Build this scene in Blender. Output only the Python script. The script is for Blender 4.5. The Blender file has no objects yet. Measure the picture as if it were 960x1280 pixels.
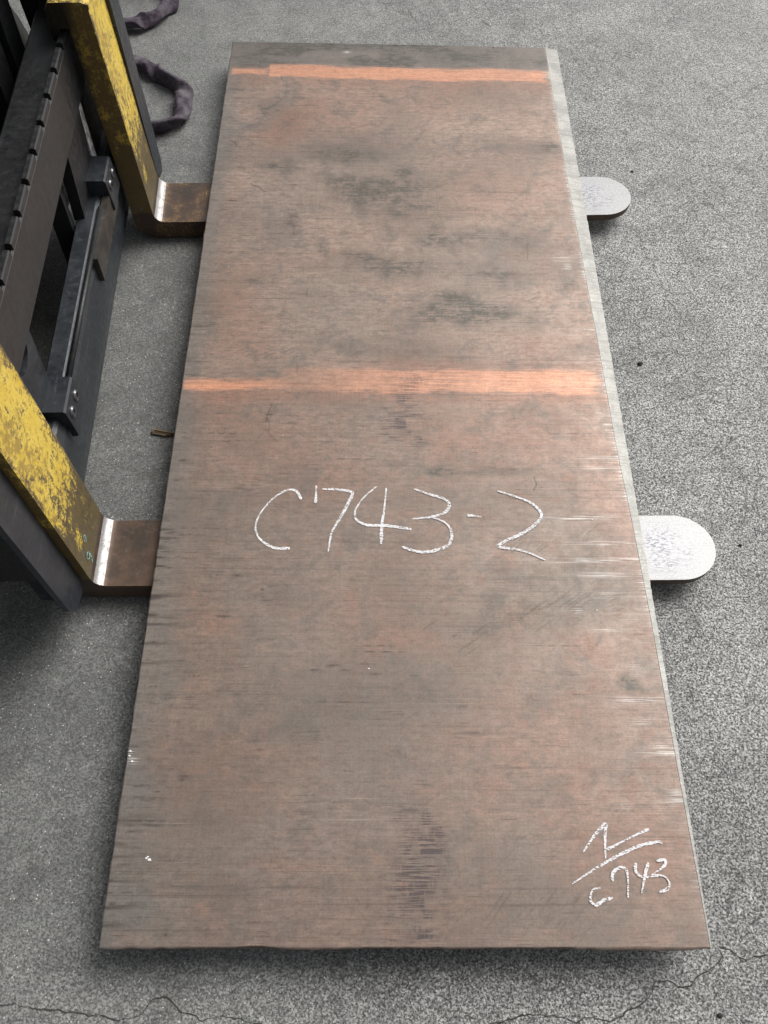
import bpy, bmesh, math, random
import numpy as np
from mathutils import Vector, Matrix, Euler
random.seed(7)
rng = np.random.default_rng(11)
S = bpy.context.scene
COL = S.collection
R = math.radians

# ------------------------------------------------------------------ camera
G = 0.075                                   # height of the plate's top face above the ground
a, b, c = 0.537660913, 0.0398775087, -0.0350437159
cam_d = bpy.data.cameras.new('camera')
cam = bpy.data.objects.new('camera', cam_d); COL.objects.link(cam)
cam_d.sensor_fit = 'VERTICAL'; cam_d.sensor_height = 36.0
cam_d.lens = 1104.12 / 1280 * 36.0
cam_d.clip_start = 0.05; cam_d.clip_end = 200
M = (Matrix.Rotation(c, 4, 'Z') @ Matrix.Rotation(a, 4, 'X') @ Matrix.Rotation(b, 4, 'Z'))
M.translation = Vector((-0.0705, -0.1262, 1.59826 + G))
cam.matrix_world = M
S.camera = cam

# ------------------------------------------------------------------ light
SUN_AZ, SUN_EL = R(47), R(46)               # azimuth measured from +Y towards +X
w = bpy.data.worlds.new('World'); S.world = w; w.use_nodes = True
wn = w.node_tree; wn.nodes.clear()
sky = wn.nodes.new('ShaderNodeTexSky'); sky.sky_type = 'NISHITA'; sky.sun_disc = False
sky.sun_elevation = SUN_EL; sky.sun_rotation = SUN_AZ
sky.dust_density = 4.0; sky.ozone_density = 1.0; sky.air_density = 1.0
hs = wn.nodes.new('ShaderNodeHueSaturation'); hs.inputs['Saturation'].default_value = 0.18
bg = wn.nodes.new('ShaderNodeBackground'); bg.inputs['Strength'].default_value = 0.05
wo = wn.nodes.new('ShaderNodeOutputWorld')
wn.links.new(sky.outputs[0], hs.inputs['Color']); wn.links.new(hs.outputs[0], bg.inputs['Color'])
wn.links.new(bg.outputs[0], wo.inputs['Surface'])
sd = bpy.data.lights.new('sun', 'SUN'); sd.energy = 1.5; sd.angle = R(42); sd.color = (1.0, 0.975, 0.94)
sun = bpy.data.objects.new('sun', sd); COL.objects.link(sun)
dirv = Vector((math.sin(SUN_AZ) * math.cos(SUN_EL), math.cos(SUN_AZ) * math.cos(SUN_EL), math.sin(SUN_EL)))
sun.rotation_euler = dirv.to_track_quat('Z', 'Y').to_euler()
S.view_settings.view_transform = 'Standard'; S.view_settings.look = 'None'
S.view_settings.exposure = 0.98; S.view_settings.gamma = 1.0
S.render.engine = 'CYCLES'

# ------------------------------------------------------------------ helpers
class Mat:
    def __init__(s, name):
        s.m = bpy.data.materials.new(name); s.m.use_nodes = True
        s.t = s.m.node_tree; s.t.nodes.clear()
        s.out = s.t.nodes.new('ShaderNodeOutputMaterial')
        s.p = s.t.nodes.new('ShaderNodeBsdfPrincipled')
        s.t.links.new(s.p.outputs[0], s.out.inputs[0])
        s.co = s.t.nodes.new('ShaderNodeTexCoord').outputs['Object']
    def put(s, sock, v):
        if isinstance(v, bpy.types.NodeSocket): s.t.links.new(v, sock)
        elif isinstance(v, (tuple, list)) and len(v) == 3 and len(sock.default_value) == 4: sock.default_value = (*v, 1)
        else: sock.default_value = v
    def set(s, **k):
        for n, v in k.items(): s.put(s.p.inputs[n.replace('_', ' ')], v)
    def math(s, op, x, y=0.0, z=0.0, clamp=False):
        n = s.t.nodes.new('ShaderNodeMath'); n.operation = op; n.use_clamp = clamp
        for i, v in enumerate((x, y, z)): s.put(n.inputs[i], v)
        return n.outputs[0]
    def scale(s, vec, loc=(0, 0, 0), add=None):
        n = s.t.nodes.new('ShaderNodeMapping'); s.put(n.inputs['Vector'], s.co)
        n.inputs['Scale'].default_value = vec; n.inputs['Location'].default_value = loc
        if add is not None: s.put(n.inputs['Vector'], add)
        return n.outputs[0]
    def noise(s, sc, detail=2, rough=0.5, vec=(1, 1, 1), loc=(0, 0, 0), dist=0.0, co=None):
        n = s.t.nodes.new('ShaderNodeTexNoise')
        n.inputs['Scale'].default_value = sc; n.inputs['Detail'].default_value = detail
        n.inputs['Roughness'].default_value = rough; n.inputs['Distortion'].default_value = dist
        s.put(n.inputs['Vector'], s.scale(vec, loc, co)); return n.outputs[0]
    def vor(s, sc, feature='F1', co=None, out=0, rnd=1.0):
        n = s.t.nodes.new('ShaderNodeTexVoronoi'); n.feature = feature
        n.inputs['Scale'].default_value = sc; n.inputs['Randomness'].default_value = rnd
        s.put(n.inputs['Vector'], co if co is not None else s.co); return n.outputs[out]
    def ramp(s, f, lo, hi, a0=0.0, a1=1.0):
        n = s.t.nodes.new('ShaderNodeMapRange'); n.interpolation_type = 'SMOOTHSTEP'
        s.put(n.inputs[0], f)
        for i, v in zip((1, 2, 3, 4), (lo, hi, a0, a1)): n.inputs[i].default_value = v
        return n.outputs[0]
    def mix(s, f, x, y, mode='MIX'):
        n = s.t.nodes.new('ShaderNodeMix'); n.data_type = 'RGBA'; n.blend_type = mode
        s.put(n.inputs[0], f); s.put(n.inputs[6], x); s.put(n.inputs[7], y); return n.outputs[2]
    def mul(s, x, y): return s.math('MULTIPLY', x, y)
    def add(s, x, y): return s.math('ADD', x, y)
    def sub(s, x, y): return s.math('SUBTRACT', x, y)
    def bump(s, h, strength=0.3, dist=0.002):
        n = s.t.nodes.new('ShaderNodeBump'); n.inputs['Strength'].default_value = strength
        n.inputs['Distance'].default_value = dist; s.put(n.inputs['Height'], h)
        s.t.links.new(n.outputs[0], s.p.inputs['Normal'])
    def attr(s, name):
        n = s.t.nodes.new('ShaderNodeAttribute'); n.attribute_name = name
        q = s.t.nodes.new('ShaderNodeSeparateColor'); s.t.links.new(n.outputs['Color'], q.inputs[0])
        return q.outputs
    def xyz(s, co=None):
        q = s.t.nodes.new('ShaderNodeSeparateXYZ'); s.put(q.inputs[0], co if co is not None else s.co); return q.outputs
    def normal(s):
        n = s.t.nodes.new('ShaderNodeNewGeometry')
        t = s.t.nodes.new('ShaderNodeVectorTransform'); t.vector_type = 'NORMAL'; t.convert_from = 'WORLD'; t.convert_to = 'OBJECT'
        s.t.links.new(n.outputs['True Normal'], t.inputs[0]); return s.xyz(t.outputs[0])

def tag(o, label=None, cat=None, group=None, kind=None):
    if label: o['label'] = label
    if cat: o['category'] = cat
    if group: o['group'] = group
    if kind: o['kind'] = kind
    return o
def empty(name, loc=(0, 0, 0), rz=0.0):
    o = bpy.data.objects.new(name, None); COL.objects.link(o); o.location = loc; o.rotation_euler = (0, 0, rz)
    o.empty_display_size = 0.1; return o
def link(name, me, mat, parent=None, loc=(0, 0, 0), rot=(0, 0, 0), smooth=False):
    o = bpy.data.objects.new(name, me); COL.objects.link(o); o.parent = parent
    o.location = loc; o.rotation_euler = rot
    if mat is not None and not me.materials: me.materials.append(mat.m if isinstance(mat, Mat) else mat)
    if smooth:
        for f in me.polygons: f.use_smooth = True
    return o
def bm_obj(name, bm, mat, parent=None, bevel=0.0, seg=2, ang=30, **k):
    if bevel:
        es = [e for e in bm.edges if len(e.link_faces) == 2 and e.calc_face_angle(0) > R(ang)]
        bmesh.ops.bevel(bm, geom=es, offset=bevel, segments=seg, affect='EDGES', profile=0.5, clamp_overlap=True)
    bmesh.ops.recalc_face_normals(bm, faces=bm.faces)
    me = bpy.data.meshes.new(name); bm.to_mesh(me); bm.free()
    return link(name, me, mat, parent, **k)
def box(bm, x0, x1, y0, y1, z0, z1, xf=None):
    vs = [bm.verts.new((x, y, z)) for x in (x0, x1) for y in (y0, y1) for z in (z0, z1)]
    for f in ((0, 1, 3, 2), (4, 6, 7, 5), (0, 4, 5, 1), (2, 3, 7, 6), (0, 2, 6, 4), (1, 5, 7, 3)):
        bm.faces.new([vs[i] for i in f])
    if xf:
        for v in vs: v.co = xf(v.co)
    return vs
def prism(bm, pts, ax, lo, hi):
    """extrude a 2D polygon along axis ax (0,1,2)"""
    def mk(p, d):
        q = [p[0], p[1]]; q.insert(ax, d); return q
    A = [bm.verts.new(mk(p, lo)) for p in pts]; B = [bm.verts.new(mk(p, hi)) for p in pts]
    n = len(pts)
    bm.faces.new(A[::-1]); bm.faces.new(B)
    for i in range(n): bm.faces.new((A[i], A[(i + 1) % n], B[(i + 1) % n], B[i]))
def cyl(bm, c0, c1, r0, r1=None, n=24):
    c0, c1 = Vector(c0), Vector(c1); r1 = r0 if r1 is None else r1
    z = (c1 - c0).normalized(); x = z.orthogonal().normalized(); y = z.cross(x)
    A = [bm.verts.new(c0 + (x * math.cos(t) + y * math.sin(t)) * r0) for t in [2 * math.pi * i / n for i in range(n)]]
    B = [bm.verts.new(c1 + (x * math.cos(t) + y * math.sin(t)) * r1) for t in [2 * math.pi * i / n for i in range(n)]]
    bm.faces.new(A[::-1]); bm.faces.new(B)
    for i in range(n): bm.faces.new((A[i], A[(i + 1) % n], B[(i + 1) % n], B[i]))
def dense(pts, step):
    """Catmull-Rom resample"""
    P = [Vector((*q, 0)) if len(q) == 2 else Vector(q) for q in pts]
    P = [P[0] * 2 - P[1]] + P + [P[-1] * 2 - P[-2]]
    out = []
    for i in range(1, len(P) - 2):
        n = max(1, int((P[i + 1] - P[i]).length / step))
        for k in range(n):
            t = k / n; p0, p1, p2, p3 = P[i - 1:i + 3]
            out.append(0.5 * (2 * p1 + (p2 - p0) * t + (2 * p0 - 5 * p1 + 4 * p2 - p3) * t * t + (3 * p1 - p0 - 3 * p2 + p3) * t ** 3))
    out.append(P[-2]); return out
def ribbon(bm, pts, width, z, jitter=0.0):
    prev = None
    for i, q in enumerate(pts):
        d = (pts[min(i + 1, len(pts) - 1)] - pts[max(i - 1, 0)]); d.z = 0
        if d.length < 1e-6: continue
        n = Vector((-d.y, d.x, 0)).normalized()
        wd = width(i / max(1, len(pts) - 1)) if callable(width) else width
        l = wd * 0.5 * (1 + jitter * random.uniform(-1, 1)); r = wd * 0.5 * (1 + jitter * random.uniform(-1, 1))
        A = bm.verts.new((q.x + n.x * l, q.y + n.y * l, z)); B = bm.verts.new((q.x - n.x * r, q.y - n.y * r, z))
        if prev: bm.faces.new((prev[0], prev[1], B, A))
        prev = (A, B)

# ------------------------------------------------------------------ measured data (metres)
STROKES_A = [[(-0.2125, 0.8544), (-0.2208, 0.8718), (-0.2323, 0.8787), (-0.247, 0.8759), (-0.2684, 0.8598), (-0.2888, 0.8336), (-0.3015, 0.8061), (-0.3033, 0.7809), (-0.2946, 0.7602), (-0.2755, 0.7439), (-0.2535, 0.736), (-0.2299, 0.7371)], [(-0.182, 0.8899), (-0.1819, 0.8679), (-0.1818, 0.8461)], [(-0.169, 0.8812), (-0.1353, 0.8799), (-0.1053, 0.8732), (-0.1109, 0.8512), (-0.1298, 0.808), (-0.1456, 0.7742), (-0.1515, 0.7289)], [(-0.0531, 0.8888), (-0.0791, 0.8621), (-0.0936, 0.8384), (-0.0985, 0.8212), (-0.0931, 0.8042), (-0.071, 0.7935), (-0.0309, 0.7922), (0.0202, 0.7844)], [(-0.0321, 0.8855), (-0.0367, 0.8348), (-0.0418, 0.7921), (-0.0432, 0.7488)], [(0.0271, 0.8836), (0.059, 0.8707), (0.0886, 0.8606), (0.1014, 0.845), (0.0911, 0.8259), (0.0649, 0.8153), (0.0221, 0.8089)], [(0.0353, 0.8116), (0.0648, 0.8128), (0.0937, 0.7978), (0.1037, 0.7727), (0.0955, 0.7478), (0.0698, 0.7352), (0.0444, 0.7301), (0.0194, 0.7347), (0.0, 0.7427)], [(0.1373, 0.8196), (0.1682, 0.8156)], [(0.2057, 0.8804), (0.2386, 0.8685), (0.2747, 0.8514), (0.2947, 0.8256), (0.2854, 0.8042), (0.2538, 0.7785), (0.2158, 0.7589), (0.1988, 0.7447), (0.236, 0.7386), (0.2642, 0.7291), (0.2938, 0.7139)]]
STROKES_B = [[(0.3053, 0.1489), (0.3232, 0.1708), (0.3496, 0.1954), (0.3464, 0.1775), (0.3422, 0.1382)], [(0.3439, 0.1512), (0.3686, 0.163), (0.3934, 0.1741), (0.4243, 0.1871)], [(0.2803, 0.0976), (0.3168, 0.1188), (0.3462, 0.1339), (0.3757, 0.1478), (0.4051, 0.1592), (0.4364, 0.1659), (0.4442, 0.1628)], [(0.3279, 0.0906), (0.3155, 0.0893), (0.3093, 0.0789), (0.3098, 0.0686), (0.3184, 0.0653), (0.3314, 0.0727), (0.3467, 0.076)], [(0.3502, 0.1019), (0.3502, 0.1125), (0.3606, 0.1219), (0.3723, 0.1232), (0.3765, 0.1147), (0.3747, 0.0957), (0.3724, 0.0761)], [(0.3932, 0.1318), (0.3909, 0.119), (0.3969, 0.1105), (0.4089, 0.1084), (0.4323, 0.1118)], [(0.4148, 0.1319), (0.4064, 0.1126), (0.3959, 0.0824)], [(0.429, 0.1341), (0.4431, 0.1363), (0.4417, 0.1276), (0.4262, 0.1169), (0.416, 0.1101)], [(0.4207, 0.111), (0.4309, 0.1118), (0.4408, 0.1085), (0.4459, 0.0979), (0.44, 0.0895), (0.4264, 0.0841)]]
CRACKS = [[(-0.6948, -0.0716), (-0.6278, -0.0797), (-0.5876, -0.0851), (-0.5577, -0.0881), (-0.5224, -0.0945), (-0.4934, -0.0924), (-0.4683, -0.0967), (-0.4394, -0.0937), (-0.4264, -0.0817), (-0.418, -0.0709), (-0.4009, -0.0696), (-0.3827, -0.0774), (-0.3669, -0.086), (-0.3471, -0.0869), (-0.3312, -0.0989), (-0.312, -0.0946), (-0.2924, -0.0938), (-0.2724, -0.0989), (-0.2474, -0.1053), (-0.2188, -0.1174)], [(0.0902, -0.1176), (0.1257, -0.1082), (0.1567, -0.1044), (0.1745, -0.1006), (0.1926, -0.0949), (0.2193, -0.093), (0.2455, -0.0968), (0.2629, -0.0987), (0.2846, -0.1025), (0.3073, -0.0968), (0.3513, -0.0988), (0.3632, -0.093), (0.371, -0.0853), (0.3998, -0.0718), (0.4153, -0.0581), (0.4377, -0.0454), (0.4572, -0.0502), (0.4771, -0.0522), (0.4959, -0.0362), (0.5159, -0.0262)], [(0.5159, -0.0262), (0.5432, -0.0039), (0.5387, 0.0084), (0.5624, 0.0002), (0.578, -0.0128), (0.6019, -0.0087), (0.6351, -0.0038)]]
DARK = [(-0.015, 1.834, 0.151, 0.071, 0.7), (-0.147, 1.989, 0.111, 0.055, 0.6), (-0.331, 1.91, 0.048, 0.03, 0.6), (-0.122, 1.841, 0.086, 0.045, 0.45), (0.179, 1.418, 0.071, 0.043, 0.9), (0.089, 1.369, 0.097, 0.037, 0.7), (0.034, 1.544, 0.101, 0.051, 0.6), (-0.057, 1.57, 0.071, 0.04, 0.5), (0.212, 1.648, 0.146, 0.042, 0.5), (0.426, 2.032, 0.059, 0.021, 0.8), (0.008, 1.919, 0.026, 0.02, 0.7), (0.245, 1.52, 0.081, 0.039, 0.5), (0.099, 1.676, 0.063, 0.03, 0.4), (0.322, 2.001, 0.09, 0.021, 0.4), (0.048, 1.75, 0.127, 0.031, 0.5), (0.406, 1.509, 0.02, 0.034, 0.6), (0.285, 1.386, 0.118, 0.037, 0.45), (-0.132, 1.289, 0.076, 0.03, 0.3), (-0.383, 2.196, 0.042, 0.037, 0.4), (-0.109, 2.48, 0.369, 0.033, 0.8), (0.256, 2.43, 0.147, 0.033, 0.6), (-0.422, 2.408, 0.072, 0.024, 0.6), (-0.31, 2.125, 0.059, 0.066, 0.25), (0.039, 1.267, 0.133, 0.035, 0.35), (0.151, 0.868, 0.206, 0.061, 0.2), (0.277, 0.573, 0.095, 0.045, 0.3), (0.377, 0.609, 0.064, 0.035, 0.35), (0.422, 0.478, 0.022, 0.016, 1.2), (0.149, 0.539, 0.141, 0.085, 0.22), (0.083, 0.426, 0.181, 0.063, 0.18), (-0.158, 0.44, 0.12, 0.064, 0.18), (0.294, 0.042, 0.08, 0.037, 0.3), (0.192, 0.091, 0.081, 0.051, 0.25), (0.103, 0.96, 0.025, 0.021, 0.5), (0.085, 0.939, 0.031, 0.01, 0.9), (0.206, 0.93, 0.105, 0.008, 0.5), (-0.111, 0.378, 0.133, 0.093, 0.18), (-0.347, 0.234, 0.084, 0.114, 0.15), (0.375, 0.735, 0.05, 0.057, 0.3), (0.255, 0.678, 0.098, 0.037, 0.25)]
WARM = [(-0.299, 2.126, 0.082, 0.081, 0.8), (-0.391, 1.453, 0.079, 0.11, 0.6), (-0.352, 2.07, 0.068, 0.057, 0.5), (-0.173, 2.129, 0.137, 0.073, 0.4), (0.038, 1.231, 0.113, 0.049, 0.5), (-0.396, 1.285, 0.075, 0.076, 0.5), (-0.38, 1.095, 0.09, 0.06, 0.6), (-0.3, 0.987, 0.158, 0.087, 0.35), (0.175, 0.993, 0.16, 0.088, 0.4), (0.105, 1.025, 0.107, 0.058, 0.4), (-0.386, 0.593, 0.041, 0.031, 0.7), (0.224, 0.696, 0.033, 0.022, 0.9), (0.238, 0.573, 0.025, 0.045, 0.8), (0.366, 0.524, 0.062, 0.033, 0.6), (0.357, 1.039, 0.108, 0.09, 0.4), (0.443, 0.872, 0.052, 0.125, 0.5), (0.23, 0.38, 0.134, 0.094, 0.4), (0.076, 0.235, 0.128, 0.085, 0.2), (0.274, 0.236, 0.085, 0.085, 0.3), (0.401, 0.13, 0.069, 0.121, 0.4), (-0.297, 0.304, 0.101, 0.073, 0.2), (-0.101, 0.605, 0.143, 0.071, 0.3), (-0.038, 0.168, 0.083, 0.054, 0.1), (-0.2, 0.115, 0.081, 0.008, 0.6), (0.105, 2.248, 0.331, 0.077, 0.4), (0.266, 1.834, 0.195, 0.098, 0.4), (0.345, 1.297, 0.096, 0.061, 0.4), (-0.3, 1.579, 0.081, 0.035, 0.4), (0.025, 0.538, 0.093, 0.034, 0.4), (-0.14, 0.905, 0.086, 0.041, 0.4)]
GREY = [(-0.493, 2.014, 0.027, 0.216, 0.9), (-0.499, 1.784, 0.025, 0.195, 0.9), (-0.499, 1.547, 0.024, 0.175, 0.8), (-0.484, 1.308, 0.03, 0.103, 0.7), (-0.494, 1.071, 0.025, 0.115, 0.6), (-0.49, 0.821, 0.03, 0.121, 0.6), (-0.478, 0.601, 0.034, 0.125, 0.8), (-0.479, 0.438, 0.039, 0.113, 0.8), (-0.484, 0.261, 0.042, 0.101, 0.9), (-0.444, 0.128, 0.054, 0.092, 0.7), (-0.458, 0.041, 0.052, 0.049, 0.9), (-0.313, 1.789, 0.064, 0.129, 0.3), (-0.345, 1.636, 0.103, 0.183, 0.3), (-0.154, 1.417, 0.137, 0.109, 0.35), (-0.289, 0.823, 0.202, 0.1, 0.2), (-0.243, 0.603, 0.142, 0.107, 0.3), (-0.126, 0.378, 0.177, 0.093, 0.3), (-0.094, 0.221, 0.098, 0.098, 0.35), (-0.255, 0.128, 0.109, 0.079, 0.3), (0.082, 0.395, 0.104, 0.046, 0.3), (0.181, 0.129, 0.055, 0.079, 0.25), (-0.055, 1.078, 0.072, 0.045, 0.2), (-0.125, 1.956, 0.199, 0.139, 0.3), (0.207, 1.562, 0.143, 0.117, 0.3)]
PRINT = [(0.005, 1.078, 0.04, 0.073, 0.9), (-0.024, 1.034, 0.016, 0.031, 0.8), (0.083, 1.176, 0.041, 0.029, 0.45), (0.046, 1.009, 0.018, 0.013, 0.6), (0.016, 0.208, 0.025, 0.012, 0.8), (0.045, 0.174, 0.019, 0.035, 0.9), (0.02, 0.155, 0.03, 0.045, 0.5), (0.03, 0.122, 0.033, 0.028, 0.7), (-0.018, 0.072, 0.021, 0.02, 0.6), (0.005, 0.066, 0.027, 0.025, 0.7), (0.06, 0.076, 0.012, 0.02, 1.0), (0.015, 0.03, 0.042, 0.019, 0.8), (-0.025, 0.024, 0.029, 0.017, 0.5), (0.043, 0.103, 0.041, 0.013, 0.5), (-0.276, 1.691, 0.017, 0.061, 0.6), (-0.297, 1.074, 0.009, 0.032, 0.6), (0.029, 1.243, 0.026, 0.039, 0.4)]
WHITE = [(0.483, 1.654, 0.029, 0.009, 0.4), (-0.15, 2.454, 0.01, 0.006, 1.5), (-0.066, 0.478, 0.004, 0.003, 1.5), (-0.439, 0.137, 0.005, 0.004, 1.6), (-0.495, 0.317, 0.006, 0.006, 1.2), (-0.488, 0.302, 0.009, 0.003, 1.2), (0.49, 1.09, 0.026, 0.014, 0.8), (0.463, 1.063, 0.009, 0.007, 0.7), (0.459, 1.047, 0.007, 0.007, 0.7), (0.456, 0.969, 0.044, 0.006, 0.7), (0.431, 0.943, 0.044, 0.004, 0.6), (0.359, 0.815, 0.051, 0.005, 0.9), (0.436, 0.818, 0.051, 0.004, 0.7), (0.428, 0.754, 0.067, 0.006, 0.5), (0.406, 0.715, 0.099, 0.004, 1.0), (0.41, 0.682, 0.039, 0.004, 0.9), (0.42, 0.635, 0.042, 0.007, 0.6), (0.47, 0.645, 0.005, 0.004, 1.2), (0.402, 0.562, 0.022, 0.003, 0.6), (0.344, 0.601, 0.01, 0.01, 0.5), (0.444, 0.422, 0.052, 0.003, 0.9), (0.441, 0.38, 0.015, 0.005, 0.8), (0.477, 0.322, 0.032, 0.006, 1.1), (0.468, 0.334, 0.015, 0.003, 0.8), (0.483, 0.24, 0.011, 0.011, 1.1), (0.473, 0.231, 0.026, 0.003, 0.6), (0.424, 1.586, 0.025, 0.012, 0.5), (0.427, 1.558, 0.008, 0.009, 1.0), (0.48, 0.058, 0.005, 0.002, 1.0), (0.537, 0.428, 0.009, 0.006, 0.6), (0.386, 0.223, 0.014, 0.008, 0.3), (0.446, 0.483, 0.012, 0.01, 0.5), (-0.128, 1.48, 0.003, 0.004, 1.2), (-0.26, 1.02, 0.003, 0.003, 1.2)]
HAIR = [[(-0.3918, 1.8502), (-0.3718, 1.8411), (-0.3513, 1.8224)], [(-0.4678, 2.0288), (-0.4535, 2.0188), (-0.4435, 2.0053)], [(0.2888, 0.9166), (0.2908, 0.9002), (0.2878, 0.8859)], [(-0.3617, 2.3307), (-0.3379, 2.2887), (-0.331, 2.2506), (-0.3654, 2.2044), (-0.4002, 2.1738), (-0.3793, 2.1378), (-0.3984, 2.0869), (-0.4311, 2.0719), (-0.4456, 2.0574)], [(-0.2009, 1.6306), (-0.2017, 1.5958)], [(-0.2265, 1.4641), (-0.2272, 1.4345)], [(-0.2385, 1.226), (-0.2391, 1.1996)], [(0.3362, 1.6423), (0.3287, 1.5783)], [(-0.2906, 1.108), (-0.2974, 1.0741), (-0.2927, 1.0299), (-0.2754, 1.0085)], [(-0.2841, 1.7274), (-0.2734, 1.6823), (-0.2744, 1.6614)]]
DASH = [(-0.493, 2.261, 0.021), (-0.4577, 2.2582, 0.019), (-0.4664, 2.2239, 0.032), (-0.4817, 2.1349, 0.027), (-0.4645, 2.1209, 0.027), (-0.3423, 2.1681, 0.009), (-0.4618, 1.7478, 0.015), (-0.4399, 1.7856, 0.015), (-0.0367, 1.3567, 0.015), (-0.3744, 1.4884, 0.024), (0.0164, 1.7404, 0.127), (0.2451, 1.5201, 0.142), (0.1183, 1.3621, 0.117), (-0.4599, 1.0059, 0.014), (-0.3807, 1.0049, 0.014), (-0.3546, 1.0074, 0.011), (-0.4682, 1.0494, 0.007), (-0.1288, 0.481, 0.021), (-0.0603, 0.4831, 0.031), (-0.1696, 0.4743, 0.015), (-0.4261, 0.4918, 0.011), (-0.4289, 0.4773, 0.005), (-0.28, 0.6431, 0.005), (-0.2789, 0.6273, 0.005), (-0.2733, 0.3389, 0.017), (-0.262, 0.3229, 0.014), (-0.3993, 0.2751, 0.014), (-0.3958, 0.2695, 0.011), (-0.4812, 0.5305, 0.009), (-0.4743, 0.524, 0.006), (-0.486, 0.7261, 0.013), (-0.4701, 0.6896, 0.013), (-0.4775, 0.6591, 0.008), (-0.4814, 0.6273, 0.009), (-0.4869, 0.493, 0.008), (-0.4784, 0.3764, 0.006), (-0.1715, 0.4085, 0.018), (-0.393, 0.0411, 0.008), (-0.394, 0.0173, 0.006), (-0.4788, 0.1794, 0.019), (-0.4846, 0.1275, 0.022), (-0.4875, 0.1022, 0.019), (-0.482, 0.041, 0.013), (-0.4888, 0.0676, 0.011), (0.2415, 0.9347, 0.07), (0.349, 0.9612, 0.025), (0.1127, 1.2149, 0.037), (-0.0743, 1.236, 0.075), (-0.4614, 1.1865, 0.037), (0.0416, 1.4077, 0.059), (0.4342, 2.0044, 0.032), (0.2168, 2.14, 0.069), (0.2658, 1.8342, 0.108), (-0.118, 1.589, 0.082), (-0.4754, 0.7731, 0.016), (-0.4757, 0.7485, 0.02), (-0.4569, 0.7135, 0.01), (-0.376, 0.6815, 0.013), (-0.335, 0.6729, 0.01), (-0.4824, 0.9008, 0.01), (-0.4782, 0.9526, 0.014), (0.0046, 0.2213, 0.02), (-0.0526, 0.4687, 0.012), (0.1391, 0.3573, 0.059), (-0.3443, 0.8823, 0.034), (-0.295, 0.9093, 0.051)]
SCRAPE = [[(0.2362, 1.3851), (0.2768, 1.4042), (0.3278, 1.4264)], [(0.227, 1.3927), (0.2975, 1.4178), (0.3595, 1.4484), (0.4002, 1.4573)], [(0.2728, 1.352), (0.353, 1.3794)], [(0.2453, 1.3748), (0.3358, 1.4053), (0.3977, 1.433)], [(0.3696, 1.3486), (0.4407, 1.3758)], [(0.3885, 1.3438), (0.4453, 1.3655)], [(0.3157, 1.3996), (0.3971, 1.4277)], [(0.2784, 1.4254), (0.3805, 1.4596)], [(-0.318, 1.2441), (-0.291, 1.2617)], [(-0.3406, 1.2461), (-0.3007, 1.2664)], [(-0.1127, 1.2895), (-0.1311, 1.2644)], [(0.3108, 0.5908), (0.3808, 0.6438)], [(0.2958, 0.5993), (0.3475, 0.6346)], [(0.2601, 0.5563), (0.3455, 0.6171)], [(0.3426, 0.591), (0.4108, 0.6264)], [(0.2263, 0.7333), (0.2626, 0.7714)], [(0.2016, 0.7331), (0.2468, 0.7827)], [(0.2414, 0.7149), (0.3137, 0.7815)], [(0.3256, 0.7343), (0.3811, 0.7842)], [(0.3484, 0.716), (0.4026, 0.7539)], [(0.3744, 0.5913), (0.4246, 0.609)], [(0.3648, 0.5775), (0.4306, 0.5952)], [(0.3845, 0.6087), (0.4184, 0.6229)], [(0.1867, 0.0298), (0.2164, 0.0663)], [(0.1994, 0.0239), (0.2445, 0.0788)], [(0.2264, 0.0299), (0.2561, 0.0603)], [(0.2523, 0.0239), (0.2836, 0.0665)], [(0.2808, 0.042), (0.3037, 0.0665)], [(0.2421, 0.0541), (0.2654, 0.085)], [(0.087, 0.5382), (0.1355, 0.5722)], [(0.1166, 0.5054), (0.1649, 0.5388)], [(0.1042, 1.8463), (0.1374, 1.8665)], [(0.3159, 1.7015), (0.3425, 1.7173)], [(0.2949, 0.5906), (0.3126, 0.6081)]]
CRUMBS = [(-0.1504, 2.4538, 0.006), (-0.0663, 0.4782, 0.0035), (-0.4414, 0.1366, 0.004), (-0.4356, 0.134, 0.005), (-0.439, 0.1391, 0.003), (-0.4949, 0.3188, 0.004), (-0.4951, 0.3102, 0.004), (-0.4894, 0.3002, 0.004), (-0.128, 1.4796, 0.002), (-0.2602, 1.0195, 0.002), (0.3855, 0.6035, 0.003), (0.4013, 0.8115, 0.003), (-0.4263, 1.5372, 0.002)]
BANDS = ((2.336, 2.362, 2.326, 2.384, -.379), (1.150, 1.177, 1.146, 1.214, -.28))
EDGE = [(2.5, .4615), (2.2, .463), (1.95, .4645), (1.6, .4700), (1.3, .4755), (1.0, .4785), (.83, .485), (.6, .4905), (.3, .4935), (0, .4975)]

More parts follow.
